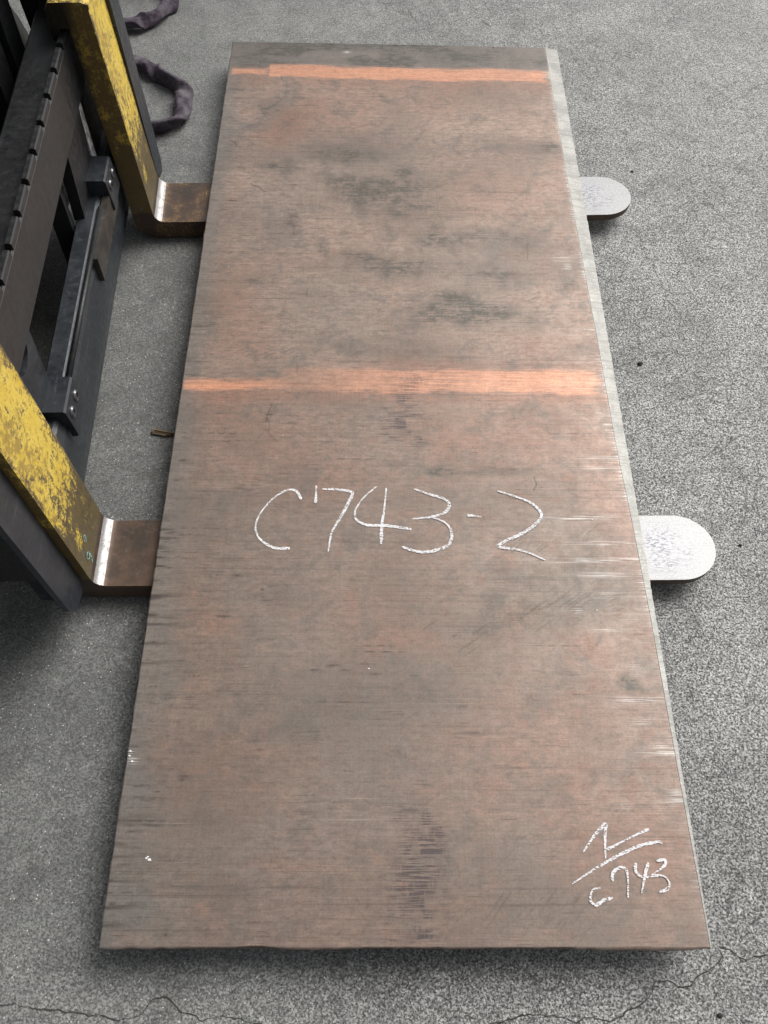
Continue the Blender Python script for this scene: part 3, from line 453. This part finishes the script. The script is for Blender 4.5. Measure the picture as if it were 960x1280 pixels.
def fork_mat():
    """yellow paint on the shank, rubbed off towards the heel; rusty blade; bright scoured tip"""
    m = Mat('worn_yellow_fork')
    x, y, z = m.xyz()
    nx, ny, nz = m.normal()
    n1 = m.noise(16, 5, .7); n2 = m.noise(70, 4, .75, loc=(2, 5, 1)); n3 = m.noise(230, 3, .7, loc=(1, 1, 7))
    drip = m.noise(1, 4, .7, vec=(60, 60, 9), loc=(3, 3, 3))
    yel = m.mix(m.ramp(n1, .3, .7), (.66, .47, .06), (.80, .61, .125))
    yel = m.mix(m.mul(m.ramp(n2, .45, .30), .55), yel, (.30, .19, .05))
    dirt = m.mix(m.ramp(n3, .35, .65), (.044, .033, .024), (.092, .072, .050))
    # paint loss: rises near the heel and on edges
    heel = m.ramp(z, .40, .10)
    edge = m.math('MAXIMUM', m.ramp(y, .055, .076), m.ramp(y, -.055, -.076))
    loss = m.add(m.add(m.mul(n1, .50), m.mul(drip, .45)), m.add(m.mul(n3, .45), m.mul(n2, .30)))
    loss = m.add(loss, m.add(m.mul(heel, .24), m.mul(edge, .10)))
    lost = m.ramp(loss, .90, .985)
    yel = m.mix(m.mul(m.ramp(m.add(m.mul(n2, .6), m.mul(m.noise(11, 4, .65, loc=(4, 4, 2)), .4)), .47, .57), .75), yel, (.27, .175, .05))
    lost = m.math('MAXIMUM', lost, m.ramp(z, .125, .095))
    shank = m.mix(m.mul(lost, .92), yel, dirt)
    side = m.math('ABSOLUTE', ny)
    grime = m.mul(m.ramp(x, -.045, -.085), m.ramp(nz, .6, .3))  # greasy black hook sides, with the shade at the hook painted in
    shank = m.mix(m.mul(side, m.ramp(n1, .35, .6, .25, .75)), shank, (.16, .105, .03))  # side faces browner: their shade is put into the colour
    shank = m.mix(m.mul(grime, .95), shank, (.012, .010, .008))  # greasy hook sides together with their painted-in shade
    teal = m.mul(m.ramp(z, .17, .15), m.mul(m.ramp(n2, .57, .63), m.ramp(y, -.005, -.03)))
    shank = m.mix(m.mul(teal, .5), shank, (.12, .21, .22))
    rust = m.mix(m.ramp(n1, .35, .65), (.060, .045, .036), (.115, .072, .050))
    rust = m.mix(m.mul(m.ramp(n2, .5, .7), .5), rust, (.16, .115, .085))
    scale_ = m.mul(m.ramp(n3, .5, .62), m.mul(m.ramp(n1, .5, .62), m.ramp(x, .26, .14)))
    rust = m.mix(m.mul(scale_, FAR), rust, (.38, .24, .07))
    bright = m.mix(m.ramp(n3, .35, .65), (.30, .30, .30), (.42, .42, .42))
    dx = m.math('DIVIDE', m.sub(x, 1.176), .062); dy = m.math('DIVIDE', m.sub(y, -.008), .058)
    dd = m.math('SQRT', m.add(m.mul(dx, dx), m.mul(dy, dy)))
    scuff = m.mul(m.ramp(dd, 1.35, .45), m.ramp(m.noise(1, 4, .75, vec=(110, 300, 50), loc=(8, 2, 0)), .49, .56))
    bright = m.mix(m.mul(m.ramp(dd, 1.6, .2), m.ramp(n1, .3, .65, .3, .8)), bright, (.43, .43, .455))
    bright = m.mix(m.mul(m.mul(scuff, m.ramp(n1, .38, .58, .15, 1.0)), .8), bright, (.10, .10, .115))
    bright = m.mix(m.mul(m.ramp(m.noise(1, 3, .6, vec=(9, 320, 50), loc=(1, 2, 0)), .60, .68), .45), bright, (.22, .22, .22))
    up = m.ramp(nz, .3, .8)
    tip = m.mul(m.ramp(x, .95, 1.02), up)
    blade = m.mix(tip, rust, bright)
    # the burnished inside of the heel bend
    bend = m.mul(m.ramp(nz, .36, .52), m.ramp(nz, .93, .82))
    bend = m.mul(m.mul(bend, m.ramp(m.add(m.mul(n3, .2), m.mul(n2, .8)), .36, .54, .35, 1.0)), m.mul(m.ramp(x, .2, .1), m.ramp(nx, .1, .3)))
    onshank = m.ramp(z, .083, .092)
    col = m.mix(onshank, blade, shank)
    col = m.mix(bend, col, (.78, .77, .75))
    met = m.math('MAXIMUM', m.mul(bend, .9), m.mul(tip, .25))
    met = m.math('MAXIMUM', met, m.mul(m.sub(1.0, onshank), .3))
    rgh = m.math('MINIMUM', m.ramp(bend, 0, 1, .48, .30), m.ramp(tip, 0, 1, .5, .42))
    m.set(Base_Color=col, Metallic=met, Roughness=m.add(rgh, m.mul(m.sub(n3, .5), .25)), Specular_IOR_Level=.4)
    m.bump(m.add(m.add(m.mul(n3, .5), m.mul(n2, .5)), m.mul(lost, -.4)), .35, .0012)
    return m
FT = G - T - .0008                          # top of the blades, just under the plate
def make_fork():
    """blade along +x, shank up at x = 0; heel origin on the ground"""
    L, hw, th = 1.281, .0765, .052
    rin, rout = .030, .050
    bm = bmesh.new()
    # side profile (x,z): inner run from shank top to tip, then outer run back
    ztop = .615; lean = -.026
    inner = [(lean, ztop), (lean * .5, .36)]
    inner += [(rin - rin * math.cos(t), FT + rin - rin * math.sin(t)) for t in np.linspace(0, math.pi / 2, 9)]
    outer = [(lean - th, ztop), (lean * .5 - th, .36)]
    zb = .006
    outer += [(-th + rout - rout * math.cos(t), zb + rout - rout * math.sin(t)) for t in np.linspace(0, math.pi / 2, 9)]
    xs = list(np.linspace(.08, L - .080, 12)) + [L - .080 + .080 * math.sin(t) for t in np.linspace(.1, math.pi / 2 - .03, 16)]
    for x in xs:
        inner.append((x, FT - .0)); q = max(0, (x - .25) / (L - .25)); outer.append((x, zb + (FT - .016 - zb) * q ** 1.1))
    def half(x):
        if x < L - .080: return hw
        return hw * math.sqrt(max(1e-4, 1 - ((x - (L - .080)) / .0804) ** 2))
    rows = []
    for (xi, zi), (xo, zo) in zip(inner, outer):
        h = half(xi)
        rows.append([bm.verts.new((xi, -h, zi)), bm.verts.new((xi, h, zi)), bm.verts.new((xo, h, zo)), bm.verts.new((xo, -h, zo))])
    for A, B in zip(rows[:-1], rows[1:]):
        for k in range(4): bm.faces.new((A[k], A[(k + 1) % 4], B[(k + 1) % 4], B[k]))
    bm.faces.new(rows[0][::-1]); bm.faces.new(rows[-1])
    return bm
def hook_bm():
    bm = bmesh.new()
    prism(bm, [(-.024, .615), (-.078, .615), (-.078, .575), (-.098, .575), (-.100, .545), (-.116, .550), (-.116, .615), (-.106, .630), (-.04, .630), (-.024, .624)], 1, -.0757, .0757)
    return bm
FAR = 0.0
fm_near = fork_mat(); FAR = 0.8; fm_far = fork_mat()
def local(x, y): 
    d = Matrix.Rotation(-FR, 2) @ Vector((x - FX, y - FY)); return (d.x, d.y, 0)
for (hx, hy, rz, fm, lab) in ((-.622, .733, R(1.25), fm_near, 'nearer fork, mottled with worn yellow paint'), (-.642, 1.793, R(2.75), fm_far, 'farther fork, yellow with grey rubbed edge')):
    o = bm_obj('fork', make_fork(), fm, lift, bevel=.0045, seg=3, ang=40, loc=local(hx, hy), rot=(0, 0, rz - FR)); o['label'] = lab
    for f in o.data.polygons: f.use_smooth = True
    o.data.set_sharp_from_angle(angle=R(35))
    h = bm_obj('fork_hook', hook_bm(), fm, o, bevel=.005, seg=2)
    if fm is fm_near:
        bm = bmesh.new(); xf = .0015
        def mark(pts):
            P = dense([(q[0], q[1]) for q in pts], .002); prev = None
            for i, q in enumerate(P):
                d = P[min(i + 1, len(P) - 1)] - P[max(i - 1, 0)]; n = Vector((-d.y, d.x)).normalized() * .0016
                A = bm.verts.new((xf - .026 * (q.y - .14) / .475 * .55, q.x + n.x, q.y + n.y)); B = bm.verts.new((xf - .026 * (q.y - .14) / .475 * .55, q.x - n.x, q.y - n.y))
                if prev: bm.faces.new((prev[0], prev[1], B, A))
                prev = (A, B)
        mark([(-.052, .128), (-.044, .135), (-.036, .128), (-.042, .118), (-.051, .124)]); mark([(-.036, .128), (-.038, .108), (-.044, .098)])
        mark([(-.030, .158), (-.024, .168), (-.018, .160), (-.026, .150)])
        tm = Mat('teal_chalk'); tm.set(Base_Color=(.25, .55, .55), Roughness=.9, Alpha=tm.ramp(tm.noise(300, 2), .4, .55))
        o2 = bm_obj('chalk_mark', bm, tm, o); o2['label'] = 'small teal chalk scribble near the heel'

# upper carriage bar: y runs along the bar, front face at local x = -.012
UB = -.020
YA, YB = -.62, .66
def bar(name, prof, y0, y1, mat, parent, bev=.004):
    bm = bmesh.new(); prism(bm, [(p[0], p[1]) for p in prof], 1, y0, y1)
    return bm_obj(name, bm, mat, parent, bevel=bev, seg=2, ang=20)
ub = bar('carriage_bar', [(UB, .428), (UB, .548), (UB - .004, .552), (UB - .084, .546), (UB - .092, .536), (UB - .092, .445), (UB - .02, .415)], YA, YB, paint, lift)
ub['label'] = 'notched upper bar of the carriage'
pitch = .086
y = YA + .01; first = None
while y < YB - .05:
    bm = bmesh.new()
    prism(bm, [(UB - .0005, .549), (UB - .0005, .562), (UB - .003, .565), (UB - .012, .565), (UB - .015, .549)], 1, y + .008, y + pitch - .008)
    if first is None:
        o = bm_obj('ridge_segment', bm, paint, ub, bevel=.002, seg=2); first = o; y0_ = y
    else:
        bm.free(); o = first.copy(); COL.objects.link(o); o.parent = ub; o.location.y = y - y0_
    y += pitch
# lower carriage bar
lb = bar('carriage_bar', [(.000, .100), (-.002, .215), (-.010, .240), (-.018, .246), (-.052, .246), (-.056, .240), (-.056, .050), (-.012, .044), (-.008, .050)], YA, YB, bluish, lift, .003)
lb['label'] = 'plain lower bar of the carriage'
bm = bmesh.new(); cyl(bm, (-.006, -.225, .243), (-.006, .30, .243), .0062, n=14)
bm_obj('slide_rod', bm, paint, lb, smooth=True)
bm = bmesh.new(); box(bm, -.006, .010, .13, .40, .178, .244); bm_obj('wear_pad', bm, worn, lb, bevel=.003)

def bolt(parent, x, y, z, r=.013):
    bm = bmesh.new()
    prof = [(0, r * 1.02), (.009, r), (.012, r * .86)]
    n = 24
    rings = [[bm.verts.new((d, rr * math.cos(2 * math.pi * i / n), rr * math.sin(2 * math.pi * i / n))) for i in range(n)] for d, rr in prof]
    hexr = [[bm.verts.new((d, r * .5 * math.cos(2 * math.pi * (i // 4) / 6 + (i % 4) * 0) * 1 if False else r * .52 * math.cos(2 * math.pi * i / n), r * .52 * math.sin(2 * math.pi * i / n))) for i in range(n)] for d in (.012, .004)]
    rings += hexr
    for A, B in zip(rings[:-1], rings[1:]):
        for i in range(n): bm.faces.new((A[i], A[(i + 1) % n], B[(i + 1) % n], B[i]))
    bm.faces.new(rings[-1]); bm.faces.new(rings[0][::-1])
    return bm_obj('bolt', bm, boltm, parent, loc=(x, y, z))
def hook_block(y0, y1, ztop, zbot):
    bm = bmesh.new()
    prism(bm, [(-.044, ztop), (.006, ztop), (.010, ztop - .004), (.016, zbot + .004), (.012, zbot), (.002, zbot), (.002, zbot + .025), (-.044, zbot + .025)], 1, y0, y1)
    o = bm_obj('hook_block', bm, bluish, lift, bevel=.003)
    for q in (.27, .73): bolt(o, .0045, y0 + (y1 - y0) * q, ztop - .030)
    return o
hook_block(-.318, -.228, .268, .188)
hook_block(.342, .432, .285, .200)

def web(y0, y1, hole=None):
    """bent plate from the upper bar down to the hook block"""
    bm = bmesh.new()
    xs = [(UB - .006, .425), (-.006, .262)]
    n = 18; k = 14
    if hole is None:
        box(bm, 0, 1, y0, y1, 0, 1, xf=lambda c_: Vector(((UB - .006 if c_.z > .5 else -.036) - .025 * (1 - c_.x), c_.y, .44 if c_.z > .5 else .24)))
    else:
        hy, hz, hr = hole
        def plane(z, back): return (UB - .006) + (-.036 - (UB - .006)) * (.44 - z) / .20 - (.025 if back else 0)
        N = 28
        def outer(t):
            cx, cz = math.cos(t), math.sin(t)
            s = 1e9
            for lim, v_, d in ((y1, hy, cx), (y0, hy, cx), (.455, hz, cz), (.24, hz, cz)):
                if abs(d) > 1e-6:
                    u = (lim - v_) / d
                    if u > 0: s = min(s, u)
            return hy + cx * s, hz + cz * s
        ts = sorted([2 * math.pi * i / N for i in range(N)] + [math.atan2(z_ - hz, y_ - hy) % (2 * math.pi) for y_ in (y0, y1) for z_ in (.24, .455)])
        ring = []
        for bk in (0, 1):
            ring.append([[bm.verts.new((plane(q[1], bk), q[0], q[1])) for q in [outer(t) for t in ts]],
                         [bm.verts.new((plane(q[1], bk), q[0], q[1])) for q in [(hy + hr * math.cos(t), hz + hr * math.sin(t)) for t in ts]]])
        M_ = len(ts)
        for i in range(M_):
            j = (i + 1) % M_
            bm.faces.new((ring[0][0][i], ring[0][0][j], ring[0][1][j], ring[0][1][i]))
            bm.faces.new((ring[1][0][i], ring[1][1][i], ring[1][1][j], ring[1][0][j]))
            bm.faces.new((ring[0][0][i], ring[1][0][i], ring[1][0][j], ring[0][0][j]))
            bm.faces.new((ring[0][1][i], ring[0][1][j], ring[1][1][j], ring[1][1][i]))
    return bm
o = bm_obj('web_plate', web(-.40, -.235, hole=(-.305, .425, .040)), bluish, lift); o['label'] = 'blue grey web plate with a round hole'
bm_obj('web_plate', web(.262, .43), paint, lift, bevel=.003)
# inner stiffeners and mast behind the carriage
for y0, y1 in ((.225, .245), (-.44, -.42)):
    bm = bmesh.new(); box(bm, -.10, -.058, y0, y1, .06, .44); bm_obj('stiffener', bm, paint, lift, bevel=.003)
bm = bmesh.new(); box(bm, -.050, -.046, .440, .452, .200, .46); 
strip_m = Mat('mottled_pale'); strip_m.set(Base_Color=strip_m.mix(strip_m.ramp(strip_m.noise(60, 3, .7), .4, .6), (.34, .34, .36), (.75, .75, .74)), Roughness=.7)
bm.free()
bm = bmesh.new(); box(bm, -.034, -.030, .432, .462, .262, .41); o = bm_obj('pale_strip', bm, strip_m, lift, bevel=.001); o['label'] = 'short pale mottled strip beside the upper bar'  # pale mottled strip in the gap beside the web plate
bm = bmesh.new(); box(bm, -.10, -.0345, .432, .60, .05, .44); bm_obj('end_plate', bm, sooty, lift, bevel=.004)

def upright(y0, y1, x0, zbot, lean, depth, ztop=1.15, label=None, slant=.025):
    bm = bmesh.new()
    xf = lambda z: x0 - lean * z
    pts = [(y0, ztop), (y0, zbot + .035), (y0 + .02, zbot), (y1 - .018, zbot - .012), (y1, zbot + .010), (y1, ztop)]
    A = [bm.verts.new((xf(z), y, z)) for y, z in pts]; B = [bm.verts.new((xf(z) - depth, y, z)) for y, z in pts]
    n = len(pts); bm.faces.new(A); bm.faces.new(B[::-1])
    for i in range(n): bm.faces.new((A[i], B[i], B[(i + 1) % n], A[(i + 1) % n]))
    o = bm_obj('upright_bar', bm, bluish, lift, bevel=.008, seg=3); 
    if label: o['label'] = label
    return o
# end bars of the load frame, outside each fork (leaning back a little)
upright(-.680, -.597, .036, .086, .05, .012)
upright(.612, .690, .070, .065, .03, .012)
bm = bmesh.new(); box(bm, -.13, .0225, -.668, -.610, .23, 1.10, xf=lambda c_: Vector((c_.x - .05 * c_.z, c_.y, c_.z))); bm_obj('end_plate', bm, sooty, lift, bevel=.004)
bm = bmesh.new(); box(bm, -.12, .0, .62, .68, .115, 1.10, xf=lambda c_: Vector((c_.x - .05 * c_.z, c_.y, c_.z))); bm_obj('end_plate', bm, sooty, lift, bevel=.004)

# mast behind: two channel rails on each side, cross members, chains
def channel(y0, y1, x0, x1, z0, z1, mat, open_to):
    bm = bmesh.new(); tk = .022
    if open_to > 0: pts = [(x0, y0), (x1, y0), (x1, y1), (x1 - tk, y1), (x1 - tk, y0 + tk), (x0 + tk, y0 + tk), (x0 + tk, y1), (x0, y1)]
    else: pts = [(x0, y1), (x0, y0), (x0 + tk, y0), (x0 + tk, y1 - tk), (x1 - tk, y1 - tk), (x1 - tk, y0), (x1, y0), (x1, y1)]
    prism(bm, pts, 2, z0, z1); return bm_obj('mast_rail', bm, mat, lift, bevel=.003)
for s, ys_ in ((1, (.475, .56)), (-1, (-.56, -.475))):
    channel(ys_[0], ys_[1], -.30, -.15, .09 if s > 0 else .26, 2.1, paint, -s)
    channel(ys_[0] - .10 * s, ys_[1] - .10 * s, -.285, -.16, .14 if s > 0 else .28, 2.0, paint, -s)
for z in (.16, .92, 1.9):
    bm = bmesh.new(); box(bm, -.325, -.301, -.56, .56, z, z + .12); bm_obj('mast_crossbar', bm, sooty, lift, bevel=.004)
for y in (-.12, .12):
    bm = bmesh.new(); cyl(bm, (-.22, y, .10), (-.22, y, 1.2), .045, n=28); cyl(bm, (-.22, y, 1.2), (-.22, y, 2.0), .028, n=24)
    bm_obj('lift_cylinder', bm, sooty, lift, smooth=False)
bm = bmesh.new(); box(bm, -.36, -.33, -.50, .50, .30, .80); bm_obj('added_dark_backing', bm, sooty, lift, bevel=.005)  # black panel added to keep the gap behind the carriage dark
# load backrest (above the frame) and the truck's front
bm = bmesh.new(); box(bm, -.13, -.09, -.60, .60, 1.10, 1.15); bm_obj('backrest_rail', bm, paint, lift, bevel=.006)
ylw = Mat('yellow_body_paint'); ylw.set(Base_Color=ylw.mix(ylw.ramp(ylw.noise(8, 4, .6), .35, .65), (.5, .33, .05), (.6, .41, .07)), Roughness=.45)
bm = bmesh.new()
prism(bm, [(-.40, .28), (-.40, 1.02), (-.60, 1.16), (-.95, 1.16), (-1.05, .62), (-2.3, .62), (-2.35, 1.02), (-3.0, 1.0), (-3.05, .30), (-2.6, .16), (-.5, .16)], 1, -.46, .46)
bm_obj('truck_body', bm, ylw, lift, bevel=.03, seg=3)
rub = Mat('tyre_rubber'); rub.set(Base_Color=(.02, .02, .02), Roughness=.85)
def wheel(x, y, r, wd):
    bm = bmesh.new(); n = 40
    prof = [(r * .62, -wd / 2), (r * .93, -wd / 2), (r, -wd / 2 + .03), (r, wd / 2 - .03), (r * .93, wd / 2), (r * .62, wd / 2)]
    rings = [[bm.verts.new((p[0] * math.cos(2 * math.pi * i / n), p[1], p[0] * math.sin(2 * math.pi * i / n))) for i in range(n)] for p in prof]
    for k in range(len(rings)):
        A, B = rings[k], rings[(k + 1) % len(rings)]
        for i in range(n): bm.faces.new((A[i], A[(i + 1) % n], B[(i + 1) % n], B[i]))
    t_ = bm_obj('tyre', bm, rub, lift, loc=(x, y, r))
    bm = bmesh.new(); cyl(bm, (0, -wd * .42, 0), (0, wd * .42, 0), r * .619, n=36); bm_obj('rim', bm, paint, t_, bevel=.01)
for x, y, r in ((-.53, -.60, .36), (-.53, .60, .36), (-2.35, -.5, .28), (-2.35, .5, .28)): wheel(x, y, r, .24)
for y0, x0 in ((-.42, -.9), (.38, -.9), (-.42, -2.3), (.38, -2.3)):
    bm = bmesh.new(); box(bm, x0 - .06, x0, y0, y0 + .05, .6 if x0 < -2 else 1.1, 2.15); bm_obj('guard_post', bm, paint, lift, bevel=.008)
bm = bmesh.new()
for i in range(7): box(bm, -2.36 + i * .23, -2.30 + i * .23, -.44, .45, 2.15, 2.19)
box(bm, -2.36, -.88, -.46, -.42, 2.14, 2.2); box(bm, -2.36, -.88, .43, .47, 2.14, 2.2)
bm_obj('guard_roof', bm, paint, lift)

# ------------------------------------------------------------------ slings on the ground
slm = Mat('mauve_grey_webbing')
q1 = slm.noise(40, 4, .7); q2 = slm.noise(420, 2, .6); q3 = slm.noise(12, 3, .6)
cs = slm.mix(slm.ramp(q1, .35, .65), (.050, .040, .052), (.115, .098, .118)); cs = slm.mix(slm.mul(slm.ramp(q3, .5, .68), .5), cs, (.19, .172, .188))
slm.set(Base_Color=cs, Roughness=.95, Specular_IOR_Level=.15); slm.bump(slm.add(slm.mul(q1, .7), slm.mul(q2, .35)), .6, .004)
def sling(path, wd, ht, label, seed, twist, kinks=(.30, .46, .60, .72)):
    r = random.Random(seed); P = dense(path, .007); bm = bmesh.new(); n = 22; rows = []
    ph = [r.uniform(0, 6) for _ in range(6)]
    for i, q in enumerate(P):
        d = (P[min(i + 1, len(P) - 1)] - P[max(i - 1, 0)]).normalized(); side = Vector((-d.y, d.x, 0)).normalized(); up = side.cross(d) * -1
        if up.z < 0: up = -up
        s_ = i / len(P)
        pin = 1 - .30 * max(0, math.cos(s_ * 2 * math.pi * twist + ph[0])) ** 6
        W_, H_ = wd * .5 * pin * (1 + .08 * math.sin(s_ * 31 + ph[1])), ht * .5 * (2 - pin) * (1 + .15 * math.sin(s_ * 23 + ph[2]))
        roll = .35 * math.sin(s_ * 2 * math.pi * twist + ph[0])
        kk = [math.tanh((s_ - q_) / .018) for q_ in kinks]
        roll += sum(a_ * f_ for a_, f_ in zip((.55, -.7, .6, -.5), kk))
        squeeze = sum(1 - f_ * f_ for f_ in kk); W_ *= 1 + .22 * squeeze; H_ *= 1 - .30 * min(1, squeeze)
        row = []
        for k in range(n):
            t_ = 2 * math.pi * k / n
            rr = 1 + .06 * math.sin(3 * t_ + 9 * s_ + ph[3]) + .05 * math.sin(6 * t_ - 30 * s_ + ph[4]) - .12 * max(0, math.sin(2 * t_ + 60 * s_ + ph[5])) ** 4
            ct, st_ = math.cos(t_), math.sin(t_)
            u, v_ = W_ * math.copysign(abs(ct) ** .75, ct) * rr, H_ * math.copysign(abs(st_) ** .8, st_) * rr
            u, v_ = u * math.cos(roll) - v_ * math.sin(roll), u * math.sin(roll) + v_ * math.cos(roll)
            c_ = q + side * u + up * v_; c_.z = max(c_.z, .0015); row.append(bm.verts.new(c_))
        rows.append(row)
    for A, B in zip(rows[:-1], rows[1:]):
        for k in range(n): bm.faces.new((A[k], A[(k + 1) % n], B[(k + 1) % n], B[k]))
    bm.faces.new(rows[0][::-1]); bm.faces.new(rows[-1])
    o = bm_obj('lifting_sling', bm, slm, smooth=True)
    return tag(o, label, 'lifting sling', 'lifting slings behind the farther fork')
sling([(-.95, 2.53, .02), (-.86, 2.50, .02), (-.79, 2.465, .022), (-.72, 2.405, .022), (-.662, 2.355, .022), (-.640, 2.325, .026), (-.634, 2.26, .022), (-.636, 2.205, .022), (-.658, 2.17, .026), (-.71, 2.152, .022), (-.77, 2.14, .022), (-.86, 2.16, .02), (-.95, 2.18, .02)],
      .050, .026, 'purple grey cloth sling looped on the ground right beside the farther yellow fork', 3, 3)
sling([(-1.05, 2.66, .02), (-.93, 2.675, .02), (-.85, 2.68, .022), (-.79, 2.70, .022), (-.755, 2.75, .024), (-.735, 2.82, .022), (-.76, 2.89, .02), (-.83, 2.91, .02), (-.95, 2.87, .02), (-1.05, 2.84, .02)],
      .050, .026, 'purple grey cloth sling curling at the top edge of the picture, the farther back', 8, 2)

# ------------------------------------------------------------------ small things on the ground
wd_ = Mat('weathered_wood'); nw = wd_.noise(1, 3, .6, vec=(30, 500, 100)); wd_.set(Base_Color=wd_.mix(wd_.ramp(nw, .35, .65), (.10, .07, .04), (.26, .19, .12)), Roughness=.9)
bm = bmesh.new()
for k, (y0, x0, x1, z1) in enumerate(((0, -.024, .018, .007), (.004, -.016, .026, .010), (-.004, -.020, .010, .006))):
    prism(bm, [(x0, y0 - .0025), (x1, y0 - .001), (x1 + .006, y0), (x1, y0 + .0016), (x0 - .002, y0 + .0025)], 2, .0005, z1)
o = bm_obj('wood_splinter', bm, wd_, loc=(-.549, 1.074, 0), rot=(0, 0, R(-14))); tag(o, 'small brown splinter of wood on the ground between the forks, left of the plate', 'splinter')
for k, (x, y, s) in enumerate(CRUMBS):
    bm = bmesh.new(); bmesh.ops.create_icosphere(bm, subdivisions=1, radius=1)
    for v_ in bm.verts: v_.co = Vector((v_.co.x * s * .65 * random.uniform(.7, 1.4), v_.co.y * s * .65 * random.uniform(.5, 1), v_.co.z * s * .3))
    o = bm_obj('chalk_crumb', bm, crumb_m, plate, loc=(x, y, G + .001))
pm_ = Mat('dark_grit'); pm_.set(Base_Color=pm_.mix(pm_.noise(200, 2), (.012, .012, .012), (.05, .047, .043)), Roughness=.9)
for x, y, s, lab in ((.681, 2.022, .006, 'tiny dark stone on the concrete above the farther fork tip'),
                     (.597, 1.303, .010, 'dark flat stone chip on the concrete between the two fork tips'),
                     (.74, .795, .006, 'tiny dark stone right of the nearer fork tip'),
                     (.520, -.094, .007, 'dark stone in the near right corner, below the long crack')):
    bm = bmesh.new(); bmesh.ops.create_icosphere(bm, subdivisions=2, radius=1)
    for v_ in bm.verts: v_.co = Vector((v_.co.x * s * .7 * random.uniform(.8, 1.25), v_.co.y * s * .7 * random.uniform(.6, 1), max(-.2, v_.co.z) * s * .45))
    tag(bm_obj('pebble', bm, pm_, loc=(x, y, .0012)), lab, 'stone', 'small dark stones on the concrete')
